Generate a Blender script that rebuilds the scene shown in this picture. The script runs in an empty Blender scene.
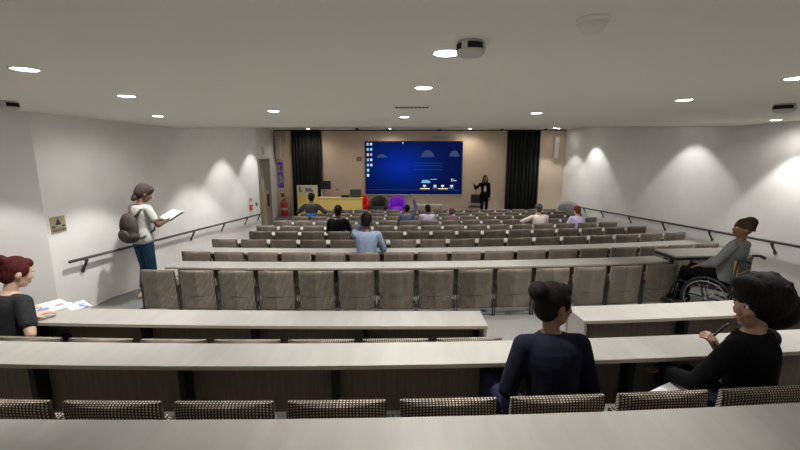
import bpy, bmesh, math, random
from mathutils import Vector, Matrix, Euler
random.seed(7)
PI = math.pi
R_ = math.radians
SC = bpy.context.scene
COL = SC.collection

# ------------------------------------------------------------------ camera, world, exposure
CAMZ = 2.78
cd = bpy.data.cameras.new('camera'); cam = bpy.data.objects.new('camera', cd); COL.objects.link(cam)
cam.location = (0, 0, CAMZ)
cam.rotation_euler = (R_(90 - 10.2), 0, R_(2.0))
cd.sensor_width = 36; cd.lens = 18.0; cd.clip_start = 0.02; cd.clip_end = 100
SC.camera = cam
W = bpy.data.worlds.new('world'); SC.world = W; W.use_nodes = True
W.node_tree.nodes['Background'].inputs[0].default_value = (0.9, 0.93, 1, 1)
W.node_tree.nodes['Background'].inputs[1].default_value = 0.02
vs = SC.view_settings
vs.view_transform = 'Standard'; vs.look = 'None'; vs.gamma = 1.0; vs.use_curve_mapping = False
vs.exposure = 1.14
SC.cycles.use_denoising = True
SC.cycles.max_bounces = 8; SC.cycles.diffuse_bounces = 5
SC.cycles.sample_clamp_indirect = 4.0
WIDE = .18           # share of wide spill of every lamp
LAMP_W = 52.0       # power of one general downlight
ZC, ZF = 3.27, 3.67  # ceiling heights: rear part, front part
YF = 16.0            # front wall
# (x, y) of the recessed lamps of the rear ceiling
LAMPS = [(-2.31,2.42),(-2.51,3.55),(-3.45,5.44),(-1.67,4.85),(-.14,5.7),(.07,3.2),(.16,2.12),(1.52,5.2),(2.53,3.99),(2.54,2.88),(5.45,6.41)]

# ------------------------------------------------------------------ materials
def mat(name, col, rough=.6, metal=0.0, emit=None, es=1.0):
    m = bpy.data.materials.new(name); m.use_nodes = True
    b = m.node_tree.nodes['Principled BSDF']
    b.inputs['Base Color'].default_value = (*col, 1); b.inputs['Roughness'].default_value = rough
    b.inputs['Metallic'].default_value = metal
    if emit:
        b.inputs['Emission Color'].default_value = (*emit, 1); b.inputs['Emission Strength'].default_value = es
    return m
def nodes(m):
    nt = m.node_tree
    return nt, nt.nodes['Principled BSDF']
def noisy(name, c1, c2, scale, rough=.7, stretch=(1,1,1), bump=0, detail=4, metal=0, pos=(.35,.65)):
    m = mat(name, c1, rough, metal); nt, b = nodes(m)
    tc = nt.nodes.new('ShaderNodeTexCoord'); mp = nt.nodes.new('ShaderNodeMapping'); mp.inputs['Scale'].default_value = stretch
    n = nt.nodes.new('ShaderNodeTexNoise'); n.inputs['Scale'].default_value = scale; n.inputs['Detail'].default_value = detail
    r = nt.nodes.new('ShaderNodeValToRGB'); r.color_ramp.elements[0].position = pos[0]; r.color_ramp.elements[1].position = pos[1]
    r.color_ramp.elements[0].color = (*c1, 1); r.color_ramp.elements[1].color = (*c2, 1)
    nt.links.new(tc.outputs['Object'], mp.inputs[0]); nt.links.new(mp.outputs[0], n.inputs['Vector'])
    nt.links.new(n.outputs['Fac'], r.inputs[0]); nt.links.new(r.outputs[0], b.inputs['Base Color'])
    if bump:
        bp = nt.nodes.new('ShaderNodeBump'); bp.inputs['Strength'].default_value = bump; bp.inputs['Distance'].default_value = .01
        nt.links.new(n.outputs['Fac'], bp.inputs['Height']); nt.links.new(bp.outputs[0], b.inputs['Normal'])
    return m
M = {}
M['wall'] = noisy('wall_paint', (.76,.755,.745), (.79,.785,.775), 3, .75)
M['front_wall'] = noisy('beige_paint', (.60,.49,.385), (.63,.52,.41), 2, .7)
M['ceiling'] = noisy('ceiling_paint', (.87,.845,.77), (.88,.855,.785), 3, .85)
M['carpet'] = noisy('grey_carpet', (.135,.135,.132), (.215,.215,.21), 90, .95, bump=.3)
M['laminate'] = noisy('pale_grained_laminate', (.298,.291,.272), (.328,.321,.303), 2.2, .42, (7,1,1), detail=6)
M['panel'] = noisy('brown_grained_panel', (.15,.125,.095), (.20,.17,.13), 3, .6, (22,22,1), detail=5)
M['edge'] = mat('desk_edge_band', (.45,.41,.34), .5)
M['black'] = mat('black_powder_coat', (.012,.012,.013), .45)
M['steel'] = mat('brushed_grey_steel', (.32,.32,.32), .35, .8)
M['rail'] = mat('dark_grey_rail', (.07,.07,.075), .4, .5)
M['white'] = mat('white_plastic', (.58,.57,.55), .5)
M['dim_white'] = mat('pale_grey_plastic', (.5,.49,.47), .5)
M['trimring'] = mat('white_lamp_ring', (.8,.79,.76), .4)
M['glow'] = mat('lamp_diffuser', (1,1,1), .5, emit=(1,.95,.88), es=14)
M['void'] = mat('black_slot', (.01,.01,.01), .9)
def weave():
    m = mat('dotted_weave_fabric', (.1,.09,.08), .85); nt, b = nodes(m)
    N = nt.nodes.new; L = nt.links.new
    tc = N('ShaderNodeTexCoord'); sp = N('ShaderNodeSeparateXYZ'); L(tc.outputs['Object'], sp.inputs[0])
    def mth(op, a, bb=None, c=None):
        n = N('ShaderNodeMath'); n.operation = op
        for i, v in enumerate((a, bb, c)):
            if v is None: continue
            if isinstance(v, (int, float)): n.inputs[i].default_value = v
            else: L(v, n.inputs[i])
        return n.outputs[0]
    w = mth('ADD', sp.outputs[2], sp.outputs[1])
    fx = mth('FRACT', mth('MULTIPLY', sp.outputs[0], 62)); fz = mth('FRACT', mth('MULTIPLY', w, 66))
    dx = mth('LESS_THAN', fx, .46); dz = mth('LESS_THAN', fz, .46)
    dot = mth('MULTIPLY', dx, dz)
    no = N('ShaderNodeTexNoise'); no.inputs['Scale'].default_value = 60; L(tc.outputs['Object'], no.inputs['Vector'])
    no2 = N('ShaderNodeTexNoise'); no2.inputs['Scale'].default_value = 6; L(tc.outputs['Object'], no2.inputs['Vector'])
    mix = N('ShaderNodeMixRGB'); mix.inputs[1].default_value = (.040,.033,.026,1); mix.inputs[2].default_value = (.72,.64,.54,1)
    L(mth('MULTIPLY', dot, mth('ADD', mth('MULTIPLY', no.outputs['Fac'], .7), .55)), mix.inputs[0])
    mx2 = N('ShaderNodeMixRGB'); mx2.blend_type = 'MULTIPLY'; mx2.inputs[0].default_value = 1
    L(mix.outputs[0], mx2.inputs[1])
    half = N('ShaderNodeMixRGB'); half.inputs[1].default_value = (.84,.84,.84,1); half.inputs[2].default_value = (1.12,1.11,1.09,1)   # left half darker, right half lighter
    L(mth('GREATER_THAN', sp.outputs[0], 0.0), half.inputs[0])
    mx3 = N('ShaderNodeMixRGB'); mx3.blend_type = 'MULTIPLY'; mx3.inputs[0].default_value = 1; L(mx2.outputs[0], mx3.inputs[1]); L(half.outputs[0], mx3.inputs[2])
    rp = N('ShaderNodeValToRGB'); rp.color_ramp.elements[0].color = (.90,.90,.90,1); rp.color_ramp.elements[1].color = (1.08,1.07,1.05,1)
    rp.color_ramp.elements[0].position = .35; rp.color_ramp.elements[1].position = .65
    L(no2.outputs['Fac'], rp.inputs[0]); L(rp.outputs[0], mx2.inputs[2])
    L(mx3.outputs[0], b.inputs['Base Color'])
    return m
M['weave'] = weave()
def screen_mat():
    m = mat('blue_desktop_image', (.0,.0,.01), .3); nt, b = nodes(m); N = nt.nodes.new; L = nt.links.new
    tc = N('ShaderNodeTexCoord'); mp = N('ShaderNodeMapping'); mp.inputs['Location'].default_value = (.25,0,-.05); mp.inputs['Scale'].default_value = (.55,1,.85)
    g = N('ShaderNodeTexGradient'); g.gradient_type = 'SPHERICAL'
    r = N('ShaderNodeValToRGB'); r.color_ramp.elements[0].color = (.002,.006,.055,1); r.color_ramp.elements[1].color = (.002,.02,.30,1); r.color_ramp.elements[1].position = .9
    e = r.color_ramp.elements.new(.35); e.color = (.001,.012,.11,1)
    L(tc.outputs['Object'], mp.inputs[0]); L(mp.outputs[0], g.inputs[0]); L(g.outputs['Fac'], r.inputs[0])
    L(r.outputs[0], b.inputs['Emission Color']); b.inputs['Emission Strength'].default_value = .46; b.inputs['Specular IOR Level'].default_value = .05
    return m
M['screen'] = screen_mat()
def glow_col(name, c, s=1): return mat(name, (0,0,0), .6, emit=c, es=s)

# ------------------------------------------------------------------ mesh helpers
def link(name, bm, m, parent=None, smooth=False, loc=None, rotz=0, mods=()):
    me = bpy.data.meshes.new(name); bm.normal_update(); bm.to_mesh(me); bm.free()
    for mm in (m if isinstance(m, (list, tuple)) else [m]): me.materials.append(mm)
    if smooth:
        for p in me.polygons: p.use_smooth = True
    o = bpy.data.objects.new(name, me); COL.objects.link(o)
    if parent: o.parent = parent
    if loc: o.location = loc
    if rotz: o.rotation_euler = (0, 0, rotz)
    return o
def tag(o, label, cat, group=None, kind=None):
    o['label'] = label; o['category'] = cat
    if group: o['group'] = group
    if kind: o['kind'] = kind
    return o
def struct(o): o['kind'] = 'structure'; return o
def thing(name, label, cat, loc=(0,0,0), rotz=0, group=None):
    o = bpy.data.objects.new(name, None); o.empty_display_size = .1; COL.objects.link(o)
    o.location = loc; o.rotation_euler = (0, 0, rotz)
    return tag(o, label, cat, group)
def dup(root, loc, rotz, label, skip=()):
    r = root.copy(); COL.objects.link(r); r.location = loc; r.rotation_euler = (0, 0, rotz); r['label'] = label
    for ch in list(root.children):
        if ch.name.split('.')[0] in skip: continue
        c = ch.copy(); COL.objects.link(c); c.parent = r
        for g in ch.children:
            d = g.copy(); COL.objects.link(d); d.parent = c
    return r
def BM(): return bmesh.new()
def box(bm, x0, x1, y0, y1, z0, z1, bev=0, mtx=None, seg=2, mi=0):
    t = bmesh.new()
    bmesh.ops.create_cube(t, size=1)
    for v in t.verts: v.co = Vector(((x0+x1)/2 + v.co.x*(x1-x0), (y0+y1)/2 + v.co.y*(y1-y0), (z0+z1)/2 + v.co.z*(z1-z0)))
    if bev: bmesh.ops.bevel(t, geom=list(t.edges), offset=bev, segments=seg, affect='EDGES', profile=.5)
    if mtx: t.transform(mtx)
    merge(bm, t, mi)
def merge(bm, t, mi=0):
    mp = {}
    for v in t.verts: mp[v] = bm.verts.new(v.co)
    for f in t.faces:
        try: nf = bm.faces.new([mp[v] for v in f.verts]); nf.material_index = mi; nf.smooth = f.smooth
        except ValueError: pass
    t.free()
def quad(bm, pts): bm.faces.new([bm.verts.new(p) for p in pts])
def frame_of(d):
    d = Vector(d).normalized(); up = Vector((0,0,1)) if abs(d.z) < .95 else Vector((0,1,0))
    a = d.cross(up).normalized(); b = a.cross(d).normalized(); return d, a, b
def ring(bm, c, a, b, ra, rb, n): return [bm.verts.new(Vector(c) + a*ra*math.cos(2*PI*i/n) + b*rb*math.sin(2*PI*i/n)) for i in range(n)]
def skinrings(bm, rings, caps=True):
    n = len(rings[0])
    for r0, r1 in zip(rings, rings[1:]):
        for i in range(n): bm.faces.new((r0[i], r0[(i+1) % n], r1[(i+1) % n], r1[i]))
    if caps:
        bm.faces.new(rings[0][::-1]); bm.faces.new(rings[-1])
def tube(bm, pts, r, n=10):
    pts = [Vector(p) for p in pts]; rings = []
    for i, p in enumerate(pts):
        d = (pts[min(i+1, len(pts)-1)] - pts[max(i-1, 0)])
        _, a, b = frame_of(d); rr = r[i] if isinstance(r, (list, tuple)) else r
        rings.append(ring(bm, p, a, b, rr, rr, n))
    skinrings(bm, rings)
def capsule(bm, p0, p1, r0, r1, n=12):
    p0, p1 = Vector(p0), Vector(p1); d = p1 - p0
    if d.length < 1e-5: d = Vector((0,0,1e-4))
    u, a, b = frame_of(d); rings = []
    for k in range(4):
        t = PI/2*(1 - (k+.35)/4); rings.append(ring(bm, p0 - u*r0*math.sin(t), a, b, r0*math.cos(t), r0*math.cos(t), n))
    rings.append(ring(bm, p0, a, b, r0, r0, n))
    rings.append(ring(bm, p1, a, b, r1, r1, n))
    for k in range(4):
        t = PI/2*((k+.65)/4); rings.append(ring(bm, p1 + u*r1*math.sin(t), a, b, r1*math.cos(t), r1*math.cos(t), n))
    skinrings(bm, rings)
def ell(bm, c, r, mtx=None, n=14):
    t = bmesh.new(); bmesh.ops.create_uvsphere(t, u_segments=n, v_segments=max(8, n*2//3), radius=1)
    for v in t.verts: v.co = Vector((v.co.x*r[0], v.co.y*r[1], v.co.z*r[2])) + Vector(c)
    if mtx: t.transform(mtx)
    merge(bm, t)
def lathe(bm, prof, n=24, mtx=None):
    t = bmesh.new(); rings = []
    for r, z in prof: rings.append([t.verts.new((r*math.cos(2*PI*i/n), r*math.sin(2*PI*i/n), z)) for i in range(n)])
    for r0, r1 in zip(rings, rings[1:]):
        for i in range(n): t.faces.new((r0[i], r0[(i+1) % n], r1[(i+1) % n], r1[i]))
    t.faces.new(rings[0][::-1]); t.faces.new(rings[-1])
    if mtx: t.transform(mtx)
    merge(bm, t)
def prism(bm, poly, z0, z1):
    a = [bm.verts.new((x, y, z0)) for x, y in poly]; b = [bm.verts.new((x, y, z1)) for x, y in poly]; n = len(poly)
    for i in range(n): bm.faces.new((a[i], a[(i+1) % n], b[(i+1) % n], b[i]))
    bm.faces.new(a[::-1]); bm.faces.new(b)

# ------------------------------------------------------------------ room shell
LW = [(-6.2,-1.6), (-6.2,3.4), (-4.63,4.80), (-4.87,12.35), (-5.02,13.0), (-5.55,YF)]   # left wall line
RW = [(6.0,-1.6), (5.95,6.9), (5.95,14.5), (5.85,YF)]
def wall_strip(name, p, q, z0=-.1, z1=4.0, th=.15, m='wall', side=1):
    d = Vector((q[0]-p[0], q[1]-p[1])).normalized(); n = Vector((-d.y, d.x))*th*side
    bm = BM(); prism(bm, [p, q, (q[0]+n.x, q[1]+n.y), (p[0]+n.x, p[1]+n.y)], z0, z1)
    return struct(link(name, bm, M[m]))
wall_strip('wall_rear_left', LW[0], LW[1])
wall_strip('wall_splay_left', LW[1], LW[2])
wall_strip('wall_left', LW[2], LW[3])
# left wall past the handrail holds the door leaf: wall over and beside it
wall_strip('wall_front_left', LW[3], LW[5])
wall_strip('wall_right', RW[0], RW[1], side=-1)
wall_strip('wall_middle_right', RW[1], RW[2], side=-1)
wall_strip('wall_front_right', RW[2], RW[3], side=-1)
wall_strip('wall_rear', (-6.3,-1.6), (6.1,-1.6), side=-1)
wall_strip('wall_front', (-5.8,YF), (6.0,YF), m='front_wall')
# floor: a sloping surface for the seats, flatter side aisles
def zf(y):
    P = [(-2,.82),(.55,.82),(.56,.70),(1.55,.70),(1.56,.58),(4.5,.58),(4.51,.35),(7.25,.355),(8.25,.32),(9.3,.27),(10.4,.205),(11.5,.14),(12.7,.07),(13.9,0.0),(20,0)]
    for (a, za), (b, zb) in zip(P, P[1:]):
        if y <= b: return za + (zb-za)*(y-a)/(b-a)
    return 0
def zaisle(y):
    P = [(-2,.58),(5.7,.58),(7.3,.40),(8.25,.32),(20,0)]
    if y >= 8.25: return zf(y)
    for (a, za), (b, zb) in zip(P, P[1:]):
        if y <= b: return za + (zb-za)*(y-a)/(b-a)
    return 0
def ramp(name, x0, x1, ys, fn):
    bm = BM()
    for a, b in zip(ys, ys[1:]):
        za, zb = fn(a+1e-4), fn(b)
        vs_ = [(x0,a,za),(x1,a,za),(x1,b,zb),(x0,b,zb)]
        t = bmesh.new(); top = [t.verts.new(v) for v in vs_]; bot = [t.verts.new((v[0], v[1], -.3)) for v in vs_]
        for i in range(4): t.faces.new((bot[i], bot[(i+1)%4], top[(i+1)%4], top[i]))
        t.faces.new(top); t.faces.new(bot[::-1]); merge(bm, t)
    return struct(link(name, bm, M['carpet']))
ramp('floor', -3.92, 5.72, [-1.7,.55,1.55,4.5,7.25,8.25,9.3,10.4,11.5,12.7,13.9,16.2], zf)
ys = [-1.7,5.7,7.3,8.25,9.3,10.4,11.5,12.7,13.9,16.2]
ramp('floor_left_aisle', -6.4, -3.92, ys, zaisle)
ramp('floor_right_aisle', 5.72, 6.2, ys, zaisle)
bm = BM(); box(bm, 4.0, 5.72, 4.5, 6.35, .3, .58)
struct(link('floor_wheelchair_bay', bm, M['carpet']))
bm = BM(); box(bm, -5.6, 6.0, 14.72, 16.0, -.05, .28, .01)
struct(link('floor_stage', bm, M['carpet']))
# ceilings
YS = 8.0
bm = BM(); box(bm, -6.4, 6.2, -1.8, YS, ZC, ZC+.12); box(bm, -6.4, 6.2, YS-.12, YS, ZC, 4.0)
struct(link('ceiling', bm, M['ceiling']))
bm = BM(); box(bm, -6.4, 6.4, YS, 16.3, ZF, ZF+.12)
struct(link('ceiling_front', bm, M['ceiling']))
bm = BM(); box(bm, -5.55, 5.85, YF-.03, YF, ZF-.035, ZF)
struct(link('trim_1', bm, M['void']))
# ------------------------------------------------------------------ lamps
def spot(loc, target, power, angle, blend, parent=None, rad=.04, col=(1,.93,.84)):
    l = bpy.data.lights.new('lamp_light', 'SPOT'); l.energy = power; l.spot_size = R_(angle); l.spot_blend = blend; l.shadow_soft_size = rad; l.color = col
    o = bpy.data.objects.new('lamp_light', l); COL.objects.link(o); o.location = loc
    d = Vector(target) - Vector(loc); o.rotation_euler = d.to_track_quat('-Z', 'Y').to_euler()
    if parent: o.parent = parent; o.matrix_parent_inverse = parent.matrix_world.inverted(); o.location = Vector(loc) - parent.location
    return o
proto_lamp = None
def downlight(x, y, z, label, power=None, wide=None, angle=92, blend=.45, rad=.045, tilt=(0,0), group='recessed round ceiling downlights', glow='glow', col=(1,.965,.915)):
    global proto_lamp
    if proto_lamp is None:
        t = thing('ceiling_downlight', label, 'ceiling light', (x,y,z), 0, group)
        bm = BM(); lathe(bm, [(.062,.02),(.062,0),(.078,-.006),(.08,-.001),(.08,.02)], 28); link('trim_ring', bm, M['trimring'], t, True)
        bm = BM(); lathe(bm, [(.060,-.003),(.0605,.012),(.01,.014)], 28); link('diffuser', bm, M[glow], t, True)
        proto_lamp = t
    else:
        t = dup(proto_lamp, (x,y,z), 0, label, skip=('lamp_light',))
        t['group'] = group
    pw = LAMP_W if power is None else power
    spot((x,y,z-.02), (x+tilt[0],y+tilt[1],z-1.0), pw, angle, blend, t, rad, col)
    spot((x,y,z-.021), (x,y,z-1.0), pw*(WIDE if wide is None else wide), 172, .5, t, rad, col)      # the lamp's own wide spill around the main cone
    return t
LAMP_LABELS = ['leftmost recessed downlight, nearest the camera, above the red-haired woman','left downlight second from the camera, above the left block desks',
 'small left downlight near the left wall above the standing woman','left downlight above the row of tall seats beyond the cross aisle',
 'central downlight furthest back, just beyond the slotted air grille','central downlight between the slotted air grille and the round ceiling unit',
 'central downlight nearest the camera, touching the round ceiling unit','right of centre downlight above the tall seat row',
 'right downlight second from the camera, above the right desk block','rightmost downlight nearest the camera, at the right picture edge',
 'small right downlight close to the right wall, beyond the wall-side ceiling unit']
for (x, y), lb in zip(LAMPS, LAMP_LABELS): downlight(x, y, ZC, lb, blend=.3 if abs(x) > 3.4 else .45, power=LAMP_W*{-3.45:1.55, 5.45:.95, 2.53:1.3, -.14:1.4, 1.52:1.4, -1.67:1.3}.get(x, 1))
# lamps of the front ceiling, small in the view
for x, y, lb in [(-3.95,15.15,'small front downlight above the left curtain'),(-.91,15.26,'small front downlight above the left part of the screen'),
                 (2.07,15.36,'small front downlight above the presenter, right of the screen'),(5.3,15.3,'small front downlight in the right front corner')]:
    downlight(x, y, ZF, lb, power=18 if x < 5 else 2, angle=150, blend=.6, col=(1,.86,.70))
for x, y in [(-1.9,8.3),(.3,8.3),(2.6,8.3),(-1.9,9.9),(.3,9.9),(2.6,9.9),(-2.6,13.4),(.4,13.4),(3.4,13.4),(-1.9,11.8),(.3,11.8),(2.6,11.8),(3.6,.6)]:  # unseen lamps, added to brighten the rows and the front
    downlight(x, y, ZC if y < YS else ZF, 'unseen fill downlight added to the ceiling', power=LAMP_W*(1.0 if y > 8.2 else .6))
# wall washers that draw the scallops, then unseen rear lamps added for fill
for x, y, z, p, an, lb in [(-4.36,3.72,ZC,48,90,'wall washer beside the splayed left wall'),
        (-3.30,8.4,ZF,120,90,'wall washer by the left wall above the middle rows'),
        (-3.85,9.94,ZF,75,88,'wall washer by the left wall before the alarm'),(-4.05,11.91,ZF,65,88,'wall washer by the left wall at the rail end'),
        (5.25,13.5,ZF,62,96,'wall washer by the right wall near the front'),(5.05,15.0,ZF,48,90,'wall washer in the front right corner'),
        (5.2,8.85,ZF,45,98,'wall washer by the right wall above the middle rows'),(-4.4,-1.0,ZC,52,96,'unseen fill lamp added at the back of the room'),(-2.2,-1.0,ZC,52,96,'unseen fill lamp added at the back of the room'),(0,-1.0,ZC,52,96,'unseen fill lamp added at the back of the room'),(2.2,-1.0,ZC,52,96,'unseen fill lamp added at the back of the room'),(4.4,-1.0,ZC,52,96,'unseen fill lamp added at the back of the room')]:
    downlight(x, y, z, lb, power=p, wide=.0001, angle=an, blend=.3, col=(1,.97,.93))

# ------------------------------------------------------------------ seats and desks
RAD = {1:44, 2:44, 4:27}
XCS = {4:-2.9, 5:-2.7, 6:-2.8, 7:-3.5, 8:-4.1, 9:-3.8, 10:-4, 11:-4, 12:-4}
ROWY = {1:1.72, 2:2.68, 4:5.22, 5:6.23, 6:7.205, 7:8.157, 8:9.08, 9:10.17, 10:11.31, 11:12.36, 12:13.70}
TOPD = {1:1.198, 2:1.346, 4:1.593, 5:1.585, 6:1.59, 7:1.62, 8:1.67, 9:1.735, 10:1.80, 11:1.87, 12:1.94}
def rowrad(i): return {4:41,5:35,6:34.7,7:42,8:52,9:46,10:50,11:50,12:90}.get(i, 35)
def arcpt(i, s, off=0, R=None):
    R = R or rowrad(i); XC = XCS.get(i, -2.3); ph = (s - XC)/R; r = R - off
    return XC + r*math.sin(ph), ROWY[i] + R - r*math.cos(ph), ph
def seatz(i): return CAMZ - TOPD[i] - .84
# seat prototype: origin on the floor under the back, sitter faces +Y
t0 = thing('lecture_seat', 'x', 'seat', (0,0,0))
def back_bm():
    bm = BM(); rows = []
    Z = [.27,.275,.29,.455,.462,.47,.80,.825,.84]; Y = [.0,-.020,-.026,-.026,-.019,-.026,-.026,-.020,.0]
    nx = 9
    for z, y in zip(Z, Y):
        r = []
        w = .236 + .010*(z-.27)
        for k in range(nx):
            u = -1 + 2*k/(nx-1); e = .012*max(0, abs(u)-.96)/.04
            yy = y + e + .018*abs(u+.06)*(1 if y < -.01 else 0) - (z-.5)*.07
            r.append(bm.verts.new((u*w, yy, z)))
        rows.append(r)
    fr = []
    for z in (.27,.84):
        fr.append([bm.verts.new((-.238 + .476*k/(nx-1), .03 - (z-.5)*.07, z)) for k in range(nx)])
    for a, b in zip(rows, rows[1:]):
        for k in range(nx-1): bm.faces.new((a[k], a[k+1], b[k+1], b[k]))
    for k in range(nx-1):
        bm.faces.new((rows[0][k+1], rows[0][k], fr[0][k], fr[0][k+1]))
        bm.faces.new((rows[-1][k], rows[-1][k+1], fr[1][k+1], fr[1][k]))
        bm.faces.new((fr[0][k], fr[1][k], fr[1][k+1], fr[0][k+1]))
    bm.faces.new([r[0] for r in rows] + [fr[1][0], fr[0][0]]); bm.faces.new([r[-1] for r in rows][::-1] + [fr[0][-1], fr[1][-1]])
    bmesh.ops.recalc_face_normals(bm, faces=bm.faces)
    return bm
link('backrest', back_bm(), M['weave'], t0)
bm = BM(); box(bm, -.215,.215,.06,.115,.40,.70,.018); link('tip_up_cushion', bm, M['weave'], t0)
for s in (-1, 1):
    bm = BM(); box(bm, s*.259-.006, s*.259+.006, -.005,.025, 0,.60,.003); box(bm, s*.261-.012, s*.261+.012, -.06,.09, 0,.012,.003)
    link('leg', bm, M['rail'], t0)
    bm = BM(); box(bm, s*.261-.011, s*.261+.011, -.03,.20, .59,.625,.008); link('armrest', bm, M['black'], t0)
bm = BM(); box(bm, -.262,.262,.062,.085,.34,.38,.004); link('crossbar', bm, M['black'], t0)
# occupied version: cushion folded down
t1 = thing('lecture_seat', 'x', 'seat', (0,0,0))
for ch in t0.children:
    if ch.name.startswith('tip_up'): continue
    c = ch.copy(); COL.objects.link(c); c.parent = t1
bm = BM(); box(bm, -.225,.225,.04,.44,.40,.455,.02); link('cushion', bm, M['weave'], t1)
ORD = ['first','second','third','fourth','fifth','sixth','seventh','eighth','ninth','tenth','eleventh','twelfth','thirteenth','fourteenth','fifteenth','sixteenth','seventeenth']
ROWNAME = {1:'in the nearest row by the bottom edge', 2:'in the second row from the camera', 4:'in the tall-backed row past the aisle',
 5:'in the second row past the aisle', 6:'in the third row past the aisle', 7:'in the fourth row past the aisle', 8:'in the fifth row past the aisle',
 9:'in the fourth row from the stage', 10:'in the third row from the stage', 11:'in the second row from the stage', 12:'in the front row by the stage'}
SEATS = {1:[-2.02+.55*k for k in range(8)], 2:[-2.84+.543*k for k in range(7)],
         4:[-3.82+.276+.552*k for k in range(14)], 5:[-3.83+.275+.553*k for k in range(17)], 6:[-3.82+.278+.558*k for k in range(17)],
         7:[-3.50+.275+.553*k for k in range(16)], 8:[-3.71+.275+.549*k for k in range(16)], 9:[-3.70+.275+.55*k for k in range(16)],
         10:[-3.55+.27+.542*k for k in range(16)], 11:[-3.6+.27+.543*k for k in range(16)], 12:[-3.2+.275+.55*k for k in range(15)]}
OCC = {(1,5),(1,7),(2,0)}
PEOPLE_SEATS = {}
used = {0:False, 1:False}
for i, ss in SEATS.items():
    for k, s in enumerate(ss):
        x, y, ph = arcpt(i, s); z = seatz(i)
        lb = f'woven grey tip-up seat, {ORD[k]} from the left {ROWNAME[i]}'
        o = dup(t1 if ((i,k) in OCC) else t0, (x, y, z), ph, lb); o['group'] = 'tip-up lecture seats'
for t in (t0, t1):
    for ch in list(t.children): bpy.data.objects.remove(ch)
    bpy.data.objects.remove(t)

def desk(i, s0, s1, o0, o1, dtop, label, R=None, endp=(), step=1.1, phase=0, panelh=.46, row=None):
    zt = CAMZ - dtop; zfl = seatz(i)
    cx, cy, _ = arcpt(i, (s0+s1)/2, o0, R)
    t = thing('curved_desk', label, 'desk', (cx, cy, zfl), 0, 'long curved desks')
    org = Vector((cx, cy, zfl))
    def strip(name, m, a0, a1, z0, z1, sa=s0, sb=s1):
        bm = BM(); n = max(2, int((sb-sa)/.3)); prev = None
        for k in range(n+1):
            s = sa + (sb-sa)*k/n
            p = [Vector((*arcpt(i, s, a, R)[:2], z)) - org for a, z in ((a0,z0),(a1,z0),(a1,z1),(a0,z1))]
            cur = [bm.verts.new(q) for q in p]
            if prev:
                for j in range(4): bm.faces.new((prev[j], prev[(j+1)%4], cur[(j+1)%4], cur[j]))
            else: bm.faces.new(cur)
            prev = cur
        bm.faces.new(prev[::-1]); bmesh.ops.recalc_face_normals(bm, faces=bm.faces)
        return link(name, bm, m, t)
    strip('desktop', M['laminate'], o0, o1, zt-.026, zt)
    strip('edge_band', M['edge'], o0-.003, o0-.0005, zt-.026, zt-.001)
    strip('modesty_panel', M['panel'], o1-.05, o1-.03, zt-panelh, zt-.03)
    s = s0 + .12 + phase; k = 0
    while s < s1 - .03:
        bm = BM(); x, y, ph = arcpt(i, s, o0, R)
        box(bm, -.02,.02,max(.05,o1-o0-.15),o1-o0-.052,0,zt-zfl-.028,.003, Matrix.Translation(Vector((x,y,0))-Vector((cx,cy,0))) @ Matrix.Rotation(ph,4,'Z'))
        link('support', bm, M['black'], t); s += step
    for e in endp:
        x, y, ph = arcpt(i, e, o0, R)
        bm = BM(); box(bm, -.012,.012,.0,o1-o0,0,zt-zfl-.028,.002, Matrix.Translation(Vector((x,y,0))-Vector((cx,cy,0))) @ Matrix.Rotation(ph,4,'Z'))
        link('end_panel', bm, M['laminate'], t)
    return t
ROWY[0] = .70; TOPD[0] = 1.06
_d1 = desk(0, -3.6, 3.9, .38, .705, 1.07, 'pale wood-grain desk along the bottom edge of the picture', step=1.1)
desk(1, -3.6, 4.1, .375, .655, 1.224, 'long pale desk in front of the blazer woman, second from camera', phase=.11, step=.97)
desk(2, -3.75, .62, .31, .62, 1.374, 'left white desk where the red-haired woman sits, ending at the gap', endp=(.60,), R=60, phase=.33, step=.97)
desk(2, 1.46, 4.6, .30, .62, 1.374, 'right white desk before the wheelchair, starting at the gap', endp=(1.475,), phase=.0, step=.97)
DESKN = {4:'white desk right in front of the tall-backed seat row',5:'white desk second past the cross aisle',6:'white desk third past the cross aisle',7:'narrow-looking white desk fourth past the cross aisle',
 8:'thin strip of white desk fifth past the cross aisle',9:'white desk fourth from the stage',10:'white desk third from the stage',11:'white desk second from the stage',12:'white desk nearest the stage'}
for i in range(4, 13):
    a = SEATS[i][0] - .27 + (.22 if i == 4 else 0); b = SEATS[i][-1] + (.36 if i == 4 else .27)
    o0 = .23 if i == 4 else .30
    desk(i, a, b, o0, o0+.34, TOPD[i]+{4:.03, 5:.085}.get(i, .14), DESKN[i], phase=.15, step=1.1)
# separate wheelchair desk on the right
t = thing('wheelchair_desk', 'short white desk with dark edge beside the wheelchair user', 'desk', (4.22,5.86,.58), R_(6))
bm = BM(); box(bm, -.5,.62,-.16,.30,.73,.755,.003); link('desktop', bm, M['laminate'], t)
bm = BM(); box(bm, -.5,.62,-.15,.29,.69,.729,.003); link('frame', bm, M['black'], t)
for sx in (-.44,.56):
    bm = BM(); box(bm, sx-.02,sx+.02,-.02,.02,0,.69,.003); box(bm, sx-.02,sx+.02,-.13,.25,0,.03,.004); link('leg', bm, M['black'], t)

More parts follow.
